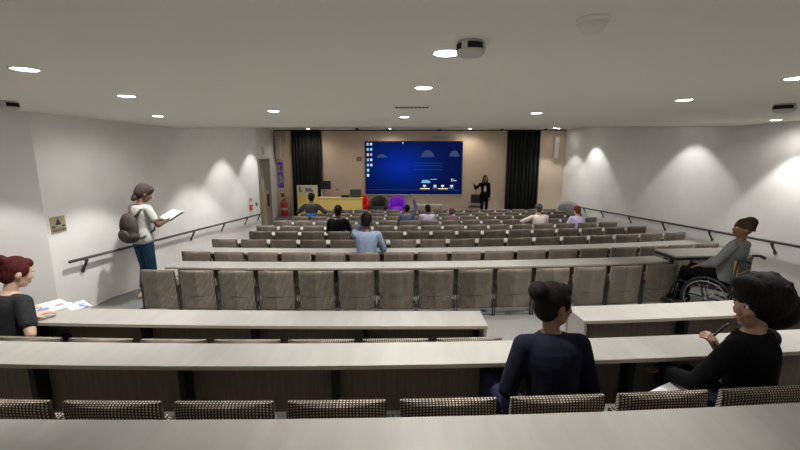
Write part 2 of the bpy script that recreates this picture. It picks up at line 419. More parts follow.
# ------------------------------------------------------------------ handrails
def rail(name, pts, label, brackets, side):
    o = Vector(pts[0]); t = thing(name, label, 'handrail', tuple(o))
    bm = BM(); P = [Vector(p)-o for p in pts]; tube(bm, P, .021, 12); link('rail_tube', bm, M['rail'], t, True)
    def at(y):
        for a, b in zip(pts, pts[1:]):
            if a[1] <= y <= b[1]:
                f = (y-a[1])/(b[1]-a[1]); return Vector(a).lerp(Vector(b), f)
    for y in brackets:
        p = at(y) - o; bm = BM(); w = side*.075
        tube(bm, [p, p+Vector((0,0,-.04)), p+Vector((w*.35,0,-.10)), p+Vector((w*.9,0,-.17)), p+Vector((w,0,-.19))], [.026,.024,.018,.014,.013], 8)
        c = p+Vector((w,0,-.18)); tube(bm, [c-Vector((side*.012,0,0)), c], .032, 14)
        link('bracket', bm, M['rail'], t, True)
    return t
def lwx(y): return -4.63 - .24*(y-4.80)/7.55
rail('handrail', [(lwx(4.97)+.085,4.97,1.36),(lwx(12.3)+.085,12.3,.90)], 'dark handrail sloping along the left wall beside the standing woman', [5.25,6.7,8.15,9.6,11.1,12.1], -1)
rail('handrail', [(5.865,2.5,1.42),(5.865,6.1,1.38),(5.865,14.2,.90)], 'dark handrail sloping along the right wall beside the wheelchair user', [3.6,5.0,6.6,8.0,9.5,11.0,12.6,13.9], 1)

# ------------------------------------------------------------------ front wall things
YW = YF - .002
def curtain(x0, x1, label):
    t = thing('curtain', label, 'curtain', ((x0+x1)/2, YF-.12, .28), 0)
    cx = (x0+x1)/2; bm = BM(); n = 110; rows = []
    for z in (.0, 1.2, 2.4, 3.34):
        r = []
        for k in range(n+1):
            u = k/n; x = x0 + (x1-x0)*u - cx
            r.append(bm.verts.new((x, .055*math.sin(u*2*PI*9 + .25*z) + .015*math.sin(u*2*PI*23), z)))
        rows.append(r)
    for a, b in zip(rows, rows[1:]):
        for k in range(n): bm.faces.new((a[k], a[k+1], b[k+1], b[k]))
    c = link('drape', bm, M['curtain'], t, True); md = c.modifiers.new('thick', 'SOLIDIFY'); md.thickness = .006
    bm = BM(); tube(bm, [(x0-cx,0,3.355),(x1-cx,0,3.355)], .014, 8); link('track', bm, M['black'], t)
M['curtain'] = noisy('black_green_velvet', (.003,.004,.003), (.016,.022,.017), 4, .9, (9,1,.2))
curtain(-4.84, -3.65, 'black floor-length curtain left of the screen, behind the yellow panel')
curtain(3.60, 4.86, 'black floor-length curtain right of the presenter')

t = thing('projection_screen', 'large wall screen showing a dark blue desktop with small icons', 'screen', (0,YF-.05,0))
SX0, SX1, SZ0, SZ1 = -1.91, 1.87, 1.19, 3.21; scx, scz = (SX0+SX1)/2, (SZ0+SZ1)/2
bm = BM(); box(bm, SX0-.03,SX1+.03,-.01,.048,SZ0-.03,SZ1+.03,.006); link('bezel', bm, M['black'], t)
bm = BM(); box(bm, SX0-.05,SX1+.05,-.02,.046,SZ0-.085,SZ0-.035,.006); link('lower_rail', bm, M['dim_white'], t)
bm = BM(); box(bm, -(SX1-SX0)/2,(SX1-SX0)/2,-.006,0,-(SZ1-SZ0)/2,(SZ1-SZ0)/2); sp_ = link('display', bm, M['screen'], t); sp_.location = (scx,-.011,scz)
ic = [glow_col('icon_pale', (.35,.5,.7), .45), glow_col('icon_orange', (.7,.35,.15), .6), glow_col('icon_teal', (.2,.5,.6), .7), glow_col('icon_white', (.6,.7,.8), .5)]
def scr(u0, u1, v0, v1, m, nm='icon'):   # fractions of the display, v from the top
    bm = BM(); x0 = SX0+(SX1-SX0)*u0; x1 = SX0+(SX1-SX0)*u1; z1 = SZ1-(SZ1-SZ0)*v0; z0 = SZ1-(SZ1-SZ0)*v1
    box(bm, x0-scx, x1-scx, -.010, -.0065, z0-scz, z1-scz); return link(nm, bm, m, sp_)
for k, v in enumerate([.02,.12,.22,.32,.42,.52,.62]): scr(.012,.034,v,v+.05,ic[(0,0,1,0,0,2,3)[k]])
for k, v in enumerate([.02,.12,.22,.32,.42]): scr(.048,.068,v,v+.045,ic[(3,2,0,3,3)[k]])
scr(.59,.66,.735,.745,ic[2],'caption'); scr(.675,.745,.715,.722,ic[2],'caption'); scr(.585,.675,.755,.79,glow_col('caption_box',(.15,.42,.48),.6),'caption')
scr(.895,.903,.70,.76,ic[3],'logo'); scr(.912,.925,.715,.725,ic[3],'logo'); scr(.912,.95,.74,.75,ic[3],'logo')
yl = glow_col('caption_yellow', (.65,.55,.2), .8)
for u in (.57,.76): scr(u,.10+u,.895,.91,yl,'caption')
for u in (.60,.71,.79,.885): scr(u,u+.03,.83,.86,ic[3],'logo'); scr(u+.008,u+.022,.86,.875,ic[3],'logo')
for u in (.70,.87): scr(u,u+.055,.885,.893,ic[0],'caption')
fa = glow_col('faint_dome', (.04,.07,.22), .32)
def dome(u, v, w, h):
    bm = BM(); x = SX0+(SX1-SX0)*u-scx; z = SZ1-(SZ1-SZ0)*v-scz; n = 12
    pts = [(x+w*math.cos(PI*k/n), z+h*math.sin(PI*k/n)**1.3) for k in range(n+1)]
    a = [bm.verts.new((px,-.0105,pz)) for px, pz in pts]; b = [bm.verts.new((px,-.0062,pz)) for px, pz in pts]
    bm.faces.new(a); bm.faces.new(b[::-1])
    for k in range(n): bm.faces.new((a[k],a[k+1],b[k+1],b[k]))
    link('dome_picture', bm, fa, sp_)
dome(.645,.29,.26,.27); dome(.92,.28,.2,.24); dome(.17,.30,.2,.13)
sl = glow_col('faint_line', (.01,.035,.18), .5)
for v in (.40,.455,.53): scr(.5,.80,v,v+.008,sl,'faint_line')
scr(.02,.98,.925,.933,sl,'taskbar_line'); scr(.385,.392,.0,.04,ic[3],'icon')

def part_box(name, dims, m, parent, bev=.004):
    bm = BM(); box(bm, *dims, bev); return link(name, bm, M[m] if isinstance(m, str) else m, parent)
def single(name, dims, loc, m, label, cat, rotz=0, bev=.004, group=None):
    bm = BM(); box(bm, *dims, bev); o = link(name, bm, M[m] if isinstance(m, str) else m, None, loc=loc, rotz=rotz); return tag(o, label, cat, group)
# column speakers
t = thing('wall_speaker', 'slim white column speaker high on the wall left of the left curtain', 'speaker', (-5.35,YF,2.55))
part_box('cabinet', (-.10,.10,-.20,-.04,0,.84), 'white', t, .012); part_box('grille', (-.08,.08,-.205,-.201,.03,.81), 'dim_white', t, .001)
part_box('wall_bracket', (-.03,.03,-.04,-.0,.35,.5), 'black', t)
t = thing('wall_speaker', 'slim white column speaker high on the wall right of the right curtain', 'speaker', (5.46,YF,2.6))
part_box('cabinet', (-.09,.09,-.20,-.04,0,.78), 'white', t, .012); part_box('grille', (-.07,.07,-.205,-.201,.03,.75), 'white', t, .001)
part_box('wall_bracket', (-.03,.12,-.04,-.0,.3,.45), 'black', t)
# poster
M['purple'] = mat('poster_purple', (.16,.06,.62), .5); M['photo_dark'] = noisy('poster_photo', (.06,.06,.07), (.5,.48,.5), 9, .5)
t = thing('poster', 'narrow purple poster with two photographs left of the left curtain', 'poster', (-5.36,YF,1.40))
part_box('sheet', (-.12,.12,-.012,-.001,0,1.03), 'purple', t, .002)
part_box('upper_photo', (-.09,.10,-.015,-.0125,.62,.90), 'photo_dark', t, .001); part_box('lower_photo', (-.07,.09,-.015,-.0125,.13,.52), 'photo_dark', t, .001)
# fire extinguisher + sign
M['red'] = mat('red_enamel', (.55,.02,.025), .35)
t = thing('fire_extinguisher', 'red fire extinguisher standing below the small sign by the door', 'fire extinguisher', (-5.22,YF-.17,.28))
bm = BM(); lathe(bm, [(.125,0),(.13,.02),(.13,.50),(.09,.57),(.03,.60),(.03,.62)], 20); link('cylinder', bm, M['red'], t, True)
bm = BM(); lathe(bm, [(.03,.62),(.03,.66),(.015,.68)], 12); box(bm, -.02,.10,-.012,.012,.66,.68,.003); box(bm, -.02,.09,-.012,.012,.70,.72,.003); link('valve_handle', bm, M['black'], t)
bm = BM(); tube(bm, [(-.02,-.02,.64),(-.10,-.03,.60),(-.125,-.03,.45),(-.125,-.03,.2)], .012, 8); link('hose', bm, M['black'], t, True)
bm = BM(); lathe(bm, [(.1315,.24),(.1315,.33)], 20); link('label_band', bm, M['dim_white'], t, True)
single('wall_sign', (-.07,.07,-.01,0,0,.16), (-5.32,YF,1.02), mat('brown_sign', (.16,.12,.07), .5), 'small dark sign on the wall above the fire extinguisher', 'sign')
t = thing('wall_sign', 'small square brown sign on the wall left of the blue screen', 'sign', (-2.18,YF,2.47))
part_box('plate', (-.10,.10,-.012,-.001,0,.17), mat('sign_brown', (.20,.13,.08), .5), t); part_box('symbol', (-.035,.035,-.014,-.0125,.05,.12), mat('sign_symbol', (.45,.25,.15), .5), t, .001)
single('wall_plate', (-.34,.34,-.02,0,0,.13), (1.05,YF,3.33), mat('grey_strip', (.42,.42,.38), .5), 'pale grey strip unit on the wall above the right part of the screen', 'wall unit')
for x, y, lb in [(-.99,15.6,'black dome camera on the ceiling above the left part of the screen'),(-2.1,14.95,'tiny black sensor on the ceiling left of the screen'),
                 (.95,15.7,'black dome camera on the ceiling above the right part of the screen'),(3.3,15.6,'black dome camera on the ceiling left of the right curtain'),(4.9,15.5,'tiny black sensor on the ceiling over the right curtain')]:
    bm = BM(); lathe(bm, [(.07,0),(.075,-.02),(.06,-.05),(.02,-.07)], 16); tag(link('ceiling_camera', bm, M['black'], None, True, loc=(x,y,ZF)), lb, 'camera', 'front ceiling cameras')
# door on the left wall near the front
ang = math.atan2(LW[5][1]-LW[3][1], LW[5][0]-LW[3][0])
d0 = Vector((LW[3][0], LW[3][1])) ; dd = Vector((math.cos(ang), math.sin(ang)))
p = d0 + dd*.15
t = bpy.data.objects.new('door_1', None); COL.objects.link(t); t.location = (p.x, p.y, .03); t.rotation_euler = (0,0,ang); struct(t)
M['door'] = noisy('grey_door', (.20,.19,.175), (.24,.23,.21), 2, .5, (1,1,.2)); M['wood'] = noisy('oak_strip', (.42,.25,.11), (.55,.35,.17), 4, .5, (8,8,.5))
for o in [part_box('door_leaf', (0,1.95,-.05,-.01,0,2.5), 'door', t), part_box('door_strip', (.36,.50,-.075,-.051,.1,1.9), 'wood', t),
          part_box('door_frame', (-.05,2.0,-.06,-.004,2.5,2.56), 'steel', t), part_box('door_handle', (1.05,1.25,-.09,-.052,.95,1.35), 'black', t), part_box('door_notice', (1.02,1.24,-.058,-.0525,1.36,1.46), 'white', t)]: struct(o)
single('electrical_panel', (-.1,.1,-.05,-.0,0,.26), tuple((d0+dd*1.0).to_3d()+Vector((0,0,2.72))), 'white', 'small white box on the wall above the grey door', 'wall unit', rotz=ang)
# alarm devices on the left wall
wl = math.atan2(7.55, -.24)
def on_left(y, z): return (lwx(y), y, z)
t = thing('fire_call_point', 'red fire alarm call point on the left wall by the rail end', 'alarm', on_left(11.6,1.12), wl)
part_box('housing', (-.07,.07,-.06,0,0,.15), 'red', t); part_box('glass', (-.04,.04,-.064,-.061,.04,.11), 'white', t, .001)
t = thing('alarm_sounder', 'small white and red sounder above the red call point', 'alarm', on_left(11.55,1.36), wl)
part_box('body', (-.045,.045,-.05,0,0,.14), 'white', t); part_box('beacon', (-.03,.03,-.07,-.051,.04,.10), 'red', t)
single('light_switch', (-.05,.05,-.015,0,0,.1), on_left(12.1,1.18), 'black', 'small dark switch on the left wall beside the door', 'switch', rotz=wl)
# wheelchair sign
t = thing('wall_sign', 'gold sign with a black symbol and text line near the left corner', 'sign', on_left(4.97, 1.76), wl)
M['gold'] = noisy('gold_plate', (.36,.30,.19), (.42,.35,.23), 5, .4); M['ink'] = mat('black_ink', (.02,.02,.02), .6)
part_box('plate', (-.115,.115,-.01,0,0,.21), 'gold', t, .002)
bm = BM()
V = [(-.045,.10),(.045,.10),(0,.185)]; a = [bm.verts.new((x,-.0115,z)) for x, z in V]; b = [bm.verts.new((x,-.010,z)) for x, z in V]
bm.faces.new(a); bm.faces.new(b[::-1])
for k in range(3): bm.faces.new((a[k],a[(k+1)%3],b[(k+1)%3],b[k]))
box(bm, -.10,-.05,-.0115,-.010,.07,.09); box(bm, .05,.10,-.0115,-.010,.07,.09); link('symbol', bm, M['ink'], t)
bm = BM(); box(bm, -.10,.10,-.0115,-.0102,.052,.057)
x = -.10
while x < .10:
    w = random.choice((.012,.018,.009)); box(bm, x, x+w, -.0115,-.010,.02,.042); x += w+.007
link('lettering', bm, M['ink'], t)

# ------------------------------------------------------------------ stage furniture
M['yellow'] = mat('yellow_laminate', (.92,.69,.22), .45); M['cream'] = mat('cream_panel', (.75,.70,.52), .5)
t = thing('reception_counter', 'yellow counter with a tall printed end panel in front of the stage', 'counter', (-3.4,15.0,.28))
part_box('tall_panel', (-1.03,-.25,-.02,.06,0,1.0), 'yellow', t, .01)
pn = part_box('header_board', (-1.03,-.25,-.025,.06,1.001,1.30), 'cream', t, .008)
M['logo_blue'] = mat('logo_blue', (.03,.10,.25), .5); M['logo_brown'] = mat('logo_brown', (.25,.12,.05), .5)
bm = BM(); box(bm, -.93,-.88,-.03,-.0255,1.05,1.25); box(bm, -.93,-.84,-.03,-.0255,1.05,1.09); link('emblem', bm, M['logo_brown'], pn)
bm = BM(); box(bm, -.70,-.46,-.03,-.0255,1.14,1.19); box(bm, -.70,-.40,-.03,-.0255,1.07,1.12); link('lettering', bm, M['logo_blue'], pn)
part_box('front_panel', (-.249,1.43,-.02,.06,0,.80), 'yellow', t, .01)
part_box('counter_top', (-.249,1.46,-.05,.26,.801,.84), 'yellow', t, .008)
part_box('end_panel', (1.38,1.43,.061,.24,0,.80), 'yellow', t, .008)
t = thing('monitor', 'black monitor on a white stand on the yellow counter', 'monitor', (-3.38,15.13,1.121))
part_box('screen_panel', (-.16,.22,-.02,.02,.30,.62), 'black', t, .008); part_box('stand_pole', (-.17,-.12,.021,.05,.02,.60), 'dim_white', t); part_box('stand_base', (-.2,.1,-.08,.12,0,.02), 'dim_white', t)
t = thing('microphone', 'small red-topped microphone on a stand on the yellow counter', 'microphone', (-2.9,15.10,1.121))
bm = BM(); tube(bm, [(0,0,.02),(0,0,.26)], .012, 8); lathe(bm, [(.06,0),(.06,.02)], 14); link('stand', bm, M['dim_white'], t)
bm = BM(); ell(bm, (0,0,.29), (.055,.05,.035)); link('head', bm, M['red'], t, True)
single('laptop', (-.15,.15,-.1,.12,0,.08), (-2.6,15.09,1.122), 'black', 'closed dark laptop on the yellow counter right of the microphone', 'laptop')
t = thing('office_printer', 'dark boxy device on the right end of the yellow counter', 'device', (-2.22,15.10,1.122))
part_box('body', (-.2,.2,-.10,.12,.03,.30), mat('dark_green_plastic', (.05,.06,.045), .5), t, .01); part_box('feet', (-.18,.18,-.08,.1,0,.029), 'black', t, .003)
def tub_chair(name, loc, c, label, rotz=PI, s=1.0, cat='armchair'):
    m = mat(name+'_fabric', c, .6); t = thing(name, label, cat, loc, rotz, 'tub armchairs on the stage')
    bm = BM(); n = 22; r0, r1 = .33*s, .25*s; prof = []
    # shell: wraps the back and both sides, higher at the back; sitter faces +Y
    rings = []
    for k in range(n+1):
        a = PI + (-.15*PI) + (1.3*PI)*k/n; h = (.50 + .34*math.cos((k/n-.5)*PI)**.6*1)*s if 0 < k < n else .50*s
        ca, sa = math.cos(a), math.sin(a); rm = (r0+r1)/2
        rings.append([bm.verts.new(v) for v in [(r0*ca, r0*sa, .12*s),(r0*1.04*ca, r0*1.04*sa, h*.9),(rm*1.02*ca, rm*1.02*sa, h),(r1*ca, r1*sa, h*.92),(r1*ca, r1*sa, .12*s)]])
    for a_, b_ in zip(rings, rings[1:]):
        for j in range(5): bm.faces.new((a_[j], a_[(j+1)%5], b_[(j+1)%5], b_[j]))
    bm.faces.new(rings[0]); bm.faces.new(rings[-1][::-1]); bmesh.ops.recalc_face_normals(bm, faces=bm.faces)
    link('shell', bm, m, t, True)
    bm = BM(); lathe(bm, [(.2*s,.18*s),(.265*s,.2*s),(.27*s,.42*s),(.24*s,.46*s)], 24); link('seat_cushion', bm, m, t, True)
    for sx in (-1,1):
        for sy in (-1,1):
            bm = BM(); tube(bm, [(sx*.18*s,sy*.18*s,.19*s),(sx*.21*s,sy*.21*s,0)], [.018,.012], 8); link('leg', bm, M['black'], t)
tub_chair('armchair', (-2.10,15.64,.28), (.85,.01,.01), 'bright red tub armchair at the right end of the yellow counter')
tub_chair('armchair', (-1.37,15.4,.28), (.028,.024,.018), 'black tub armchair between the red and purple armchairs')
tub_chair('armchair', (-.66,15.4,.28), (.28,.015,.75), 'purple tub armchair right of the black armchair')
tub_chair('armchair', (5.47,14.3,0), (.17,.17,.17), 'large grey tub armchair near the right wall beyond the last row', PI*.9, 1.25)
# chair next to the presenter
t = thing('visitor_chair', 'black chair with thin metal legs just left of the presenter', 'chair', (2.38,15.55,.28), PI-.3)
part_box('seat', (-.22,.22,-.2,.22,.43,.47), 'black', t, .015); bm = BM(); box(bm, -.21,.21,-.24,-.20,.56,.90,.02); link('backrest', bm, M['black'], t)
for sx in (-1,1):
    for sy in (-1,1):
        bm = BM(); tube(bm, [(sx*.21,sy*.19,.44),(sx*.235,sy*.23,0)], .012, 8)
        if sy < 0: tube(bm, [(sx*.21,-.19,.44),(sx*.2,-.23,.85)], .012, 8)
        link('leg', bm, M['steel'], t)
# low table strip on stage right of armchairs
t = thing('low_table', 'low grey table on the stage below the screen', 'table', (.55,15.45,.28))
part_box('table_top', (-.55,.55,-.22,.22,.5,.54), 'dim_white', t); 
for sx in (-.48,.48): part_box('leg', (sx-.02,sx+.02,-.18,.18,0,.499), 'steel', t)

# ------------------------------------------------------------------ ceiling fittings
t = thing('air_grille', 'narrow black slotted air grille in the ceiling above the screen', 'air vent', (-.03,4.49,ZC))
part_box('frame', (-.20,.20,-.06,.06,-.006,.01), 'trimring', t, .002)
for k in range(9): part_box('slot', (-.18+.041*k,-.18+.041*k+.033,-.05,.05,-.008,-.0062), 'void', t, 0)
def ap(loc, label, s=1.0, rz=0):
    t = thing('ceiling_sensor', label, 'ceiling unit', loc, rz, 'round ceiling units with dark band')
    bm = BM(); lathe(bm, [(.070*s,0),(.072*s,-.012*s)], 32); link('collar', bm, M['dim_white'], t, True)
    bm = BM(); lathe(bm, [(.072*s,-.0125*s),(.075*s,-.014*s),(.074*s,-.042*s),(.070*s,-.043*s)], 32); link('dark_band', bm, M['void'], t, True)
    bm = BM(); lathe(bm, [(.075*s,-.0435*s),(.073*s,-.060*s),(.055*s,-.072*s),(.01,-.074*s)], 32); link('lower_dome', bm, M['white'], t, True)
    for a in (-.75, .9):
        bm = BM(); box(bm, -.016*s,.016*s,-.078*s,-.068*s,-.044*s,-.012*s,.002,Matrix.Rotation(a+.2,4,'Z')); link('divider', bm, M['white'], t)
ap((.25,1.92,ZC), 'round white ceiling unit with a dark band, top centre, nearest camera', .85)
ap((3.76,4.35,ZC), 'round ceiling unit with a dark band near the right picture edge', 1.2, .9)
ap((-3.92,3.86,ZC), 'round ceiling unit with a dark band at the left picture edge', 1.2, -.6)
t = thing('smoke_detector', 'white dome smoke detector on the ceiling, top right of centre', 'smoke detector', (.66,1.62,ZC))
bm = BM(); lathe(bm, [(.058,0),(.060,-.008),(.052,-.016)], 28); link('base', bm, M['trimring'], t, True)
bm = BM(); lathe(bm, [(.048,-.0165),(.044,-.035),(.03,-.05),(.01,-.054)], 28); link('sensing_dome', bm, M['trimring'], t, True)
#PEOPLE#
# ------------------------------------------------------------------ people
def skinmat(n, c):
    m = noisy(n, tuple(v*.93 for v in c), c, 12, .5); b = m.node_tree.nodes['Principled BSDF']
    b.inputs['Subsurface Weight'].default_value = .08; b.inputs['Subsurface Radius'].default_value = (.02,.008,.004); return m
SK = {'dark': skinmat('skin_dark_brown', (.13,.065,.04)), 'brown': skinmat('skin_brown', (.22,.115,.07)), 'deep': skinmat('skin_deep', (.06,.034,.024)),
      'light': skinmat('skin_light', (.52,.34,.25)), 'tan': skinmat('skin_tan', (.30,.17,.115))}
def matte(m): m.node_tree.nodes['Principled BSDF'].inputs['Specular IOR Level'].default_value = .12; return m
def cloth(n, c, k=1.35): return matte(noisy(n, c, tuple(min(1, v*k) for v in c), 35, .95, bump=.15))
def hairmat(n, c, c2): return matte(noisy(n, c, c2, 40, .7, (3,3,.6), bump=.5))
M['eye_white'] = mat('eye_white', (.75,.73,.70), .25); M['iris'] = mat('iris_dark', (.02,.012,.008), .2)
M['sole'] = mat('pale_sole', (.6,.55,.5), .6)
def Rx(a): return Matrix.Rotation(R_(a), 3, 'X')
def Rz(a): return Matrix.Rotation(R_(a), 3, 'Z')
def Ry(a): return Matrix.Rotation(R_(a), 3, 'Y')
RINGS = [(-.09,.10,.08),(-.05,.15,.115),(.0,.168,.12),(.08,.158,.112),(.18,.138,.098),(.28,.148,.104),(.38,.165,.112),(.44,.166,.106),(.485,.145,.09),(.515,.10,.07),(.54,.062,.056)]
def ik(S, Wp, a, b, pole):
    d = Wp - S; L = d.length
    if L > (a+b)*.995: Wp = S + d.normalized()*(a+b)*.995; d = Wp - S; L = d.length
    if L < abs(a-b)+.02: L = abs(a-b)+.02
    u = d.normalized(); x = (a*a - b*b + L*L)/(2*L); h = math.sqrt(max(0, a*a - x*x))
    p = Vector(pole); p = p - u*p.dot(u); p.normalize()
    return S + u*x + p*h, Wp
def finish(name, bm, m, parent, vox, it=4):
    o = link(name, bm, m, parent, True)
    r = o.modifiers.new('remesh', 'REMESH'); r.mode = 'VOXEL'; r.voxel_size = vox; r.use_smooth_shade = True
    q = o.modifiers.new('smooth', 'SMOOTH'); q.factor = .5; q.iterations = it
    return o
def hand(bm, W_, d, n, side, s, curl=28, spread=1.0):
    d = d.normalized(); n = (n - d*n.dot(d)).normalized(); l = d.cross(n)*side   # l points to the thumb side
    for o_ in (-.022, 0, .022):
        capsule(bm, W_ + l*o_*s*.7, W_ + d*.078*s + l*o_*s*1.15, .015*s, .0135*s, 10)
    for k, (o_, f) in enumerate(((.032,.92),(.011,1.0),(-.010,.95),(-.031,.78))):
        p = W_ + d*.080*s + l*o_*s; a = R_(curl*.5)
        for j, L in enumerate((.040,.026,.022)):
            dd_ = d*math.cos(a) + n*math.sin(a) + l*(o_*1.2*spread); dd_.normalize(); q = p + dd_*L*f*s
            capsule(bm, p, q, (.0092-.0008*j)*s, (.0084-.0009*j)*s, 8); p = q; a += R_(curl)
    p = W_ + d*.022*s + l*.026*s; q = p + (d*.6 + l*.65 + n*.35).normalized()*.04*s; r = q + (d*.85 + l*.25 + n*.4).normalized()*.032*s
    capsule(bm, p, q, .0125*s, .0105*s, 8); capsule(bm, q, r, .0105*s, .0085*s, 8)
def person(label, loc, rotz, s=1.0, pose='sit', lean=4, side=0, turn=0, head=(0,0,0), arms=None, legs=None, skin='brown', top=None, top_name='shirt',
           sleeve=1.0, bottom=None, leg_cut=1.0, shoe=None, hair='short', hairm=None, vox=.012, hd=1.08, hipz=None, headoff=(0,0,0), neck_open=False, fem=False, curl=28, hip_w=1.0, hatm=None, parts_extra=None):
    t = thing('person', label, 'person', loc, R_(rotz))
    inv = (Matrix.Translation(Vector(loc)) @ Matrix.Rotation(R_(rotz), 4, 'Z')).inverted()
    hz = (hipz if hipz is not None else (.55 if pose == 'sit' else .93))*s
    # spine
    def spine(h):
        n = 12; p = Vector((0,0,hz)); hh = 0; sg = 1 if h >= 0 else -1
        if h < 0: return Vector((0,0,hz)) + Rx(-lean*.4) @ Vector((0,0,h*s)), Rx(-lean*.4)
        for k in range(n):
            f = h*(k+.5)/n; a = lean*(.4+.6*min(1, f/.3)); p = p + Rx(-a) @ Ry(side*min(1, f/.3)) @ Vector((0,0,h*s/n))
        a = lean*(.4+.6*min(1, h/.3)); return p, Rx(-a) @ Ry(side*min(1, h/.3)) @ Rz(turn*min(1, h/.4))
    def torso(bm, h0, h1, inf, taper=None):
        rings = []
        hs = [r for r in RINGS if h0-1e-6 <= r[0] <= h1+1e-6]
        for (h, rx, ry) in hs:
            p, Mx = spine(h)
            if fem: rx *= (.93 if h > .3 else (.90 if .1 < h < .3 else 1.03))
            rings.append(ring(bm, p, Mx @ Vector((1,0,0)), Mx @ Vector((0,1,0)), (rx+inf)*s, (ry+inf)*s, 20))
        skinrings(bm, rings)
    ps, Ms = spine(.45)
    sw = .172 if not fem else .158
    S = {k: ps + Ms @ Vector((sg*sw*s, 0, .015*s)) for k, sg in (('L',-1),('R',1))}
    A = {}
    arms = arms or {}
    for k, sg in (('L',-1),('R',1)):
        a = dict(w=(sg*.17,.36,.68) if pose == 'sit' else (sg*.24,.05,.80), pole=(sg*.6,-.5,-.6), n=(0,0,-1))
        a.update(arms.get(k, {}))
        Wp = inv @ Vector(a['ww']) if 'ww' in a else Vector(a['w'])*s
        E_, Wp = ik(S[k], Wp, .275*s, .25*s, a['pole']); A[k] = (S[k], E_, Wp, a)
    Lg = {}
    legs = legs or {}
    for k, sg in (('L',-1),('R',1)):
        d = dict(k=(sg*.12,.44,.53), a=(sg*.12,.45,.09)) if pose == 'sit' else dict(k=(sg*.085,.03,.50), a=(sg*.09,-.02,.09))
        d.update(legs.get(k, {})); Lg[k] = (Vector((sg*.085*s,0,hz-.02*s)), Vector(d['k'])*s, Vector(d['a'])*s, d)
    pn, Mn = spine(.53)
    Mh = Rz(head[0]) @ Rx(-head[1]) @ Ry(head[2])
    hp = pn + (Mn @ Vector((0,.012,.043)))*s + Vector(headoff)*s
    H = Matrix.Translation(hp) @ Mh.to_4x4() @ Matrix.Diagonal((s*hd,s*hd,s*hd,1))
    # body: one continuous surface
    bm = BM(); torso(bm, -.09, .54, 0)
    capsule(bm, pn - Mn @ Vector((0,0,.03*s)), hp + H.to_3x3() @ Vector((0,-.008,.03)), (.056 if not fem else .049)*s, (.052 if not fem else .046)*s)
    ell(bm, (0,-.004,.128), (.073,.092,.098), H, 20); ell(bm, (0,.030,.060), (.054,.060,.062), H, 16); ell(bm, (0,.070,.022), (.022,.018,.016), H, 10)
    ell(bm, (0,.055,.095), (.060,.038,.05), H, 12)
    def hp_(v): return H @ Vector(v)
    capsule(bm, hp_((0,.088,.118)), hp_((0,.106,.088)), .0075*s, .012*s, 8)
    for sg in (-1,1):
        ell(bm, (sg*.0745,-.008,.10), (.011,.019,.030), H, 10); ell(bm, (sg*.034,.077,.088), (.017,.014,.018), H, 8)
        ell(bm, (sg*.030,.083,.138), (.024,.010,.008), H, 8); ell(bm, (sg*.013,.102,.084), (.008,.009,.007), H, 8)
    ell(bm, (0,.088,.056), (.022,.009,.012), H, 10)
    for k, sg in (('L',-1),('R',1)):
        S_, E_, W_, a = A[k]
        capsule(bm, ps + Ms @ Vector((sg*.07*s,0,.02*s)), S_, .05*s, .052*s); capsule(bm, S_, E_, .049*s, .037*s); capsule(bm, E_, W_, .037*s, .025*s)
        hd = Vector(a['d']) if 'd' in a else (W_ - E_)
        hand(bm, W_, hd, Vector(a['n']), sg*-1 if not a.get('flip') else sg, s, a.get('curl', curl))
        hj, kn, an, d = Lg[k]
        capsule(bm, hj, kn, .078*s, .054*s); capsule(bm, kn, an, .052*s, .036*s)
        fd = Vector(d.get('f', (0,1,0))).normalized()
        capsule(bm, an + Vector((0,0,-.05*s)) - fd*.03*s, an + Vector((0,0,-.06*s)) + fd*.15*s, .034*s, .026*s)
    finish('body', bm, SK[skin], t, vox)
    # eyes, brows, lips
    for sg in (-1,1):
        bm = BM(); ell(bm, (sg*.031,.0785,.122), (.0135,.011,.0080), H, 12); e = link('eye', bm, M['eye_white'], t, True)
        bm = BM(); ell(bm, (sg*.031,.0862,.122), (.0068,.0050,.0068), H, 10); link('iris', bm, M['iris'], e, True)
        bm = BM(); capsule(bm, hp_((sg*.016,.0925,.143)), hp_((sg*.046,.083,.143)), .0035*s, .0028*s, 6); link('eyebrow', bm, hairm, t, True)
    bm = BM(); ell(bm, (0,.0965,.058), (.021,.005,.0045), H, 10); ell(bm, (0,.096,.050), (.018,.0055,.005), H, 10); link('lips', bm, M['lip'], t, True)
    # top
    inf = .014
    bm = BM(); torso(bm, -.05, .54 if top_name in ('blazer','sweater','jumper') else .52, inf)
    if neck_open: pass
    for k, sg in (('L',-1),('R',1)):
        S_, E_, W_, a = A[k]
        capsule(bm, ps + Ms @ Vector((sg*.07*s,0,.016*s)), S_, (.052+inf)*s, (.050+inf)*s)
        if sleeve <= .5:
            capsule(bm, S_, S_.lerp(E_, sleeve*2), (.050+inf)*s, (.046+inf)*s)
        else:
            capsule(bm, S_, E_, (.050+inf)*s, (.040+inf)*s); f = (sleeve-.5)*2
            capsule(bm, E_, E_.lerp(W_, f*.93), (.040+inf)*s, (.031+inf)*s)
    finish(top_name, bm, top, t, max(vox, .009))
    # trousers
    bm = BM(); torso(bm, -.09, .08, .009)
    for k, sg in (('L',-1),('R',1)):
        hj, kn, an, d = Lg[k]; capsule(bm, hj, kn, .092*s*hip_w, .066*s); capsule(bm, kn, kn.lerp(an, leg_cut), .066*s, .050*s)
    finish('trousers', bm, bottom, t, max(vox, .010))
    for k, sg in (('L',-1),('R',1)):
        hj, kn, an, d = Lg[k]; fd = Vector(d.get('f', (0,1,0))).normalized(); bm = BM()
        capsule(bm, an + Vector((0,0,-.052*s)) - fd*.04*s, an + Vector((0,0,-.058*s)) + fd*.15*s, .040*s, .032*s); capsule(bm, an+Vector((0,0,-.05*s)), an + Vector((0,0,-.01*s)), .044*s, .043*s)
        sh = finish('shoe', bm, shoe, t, .010)
    # hair
    bm = BM(); hs = hair
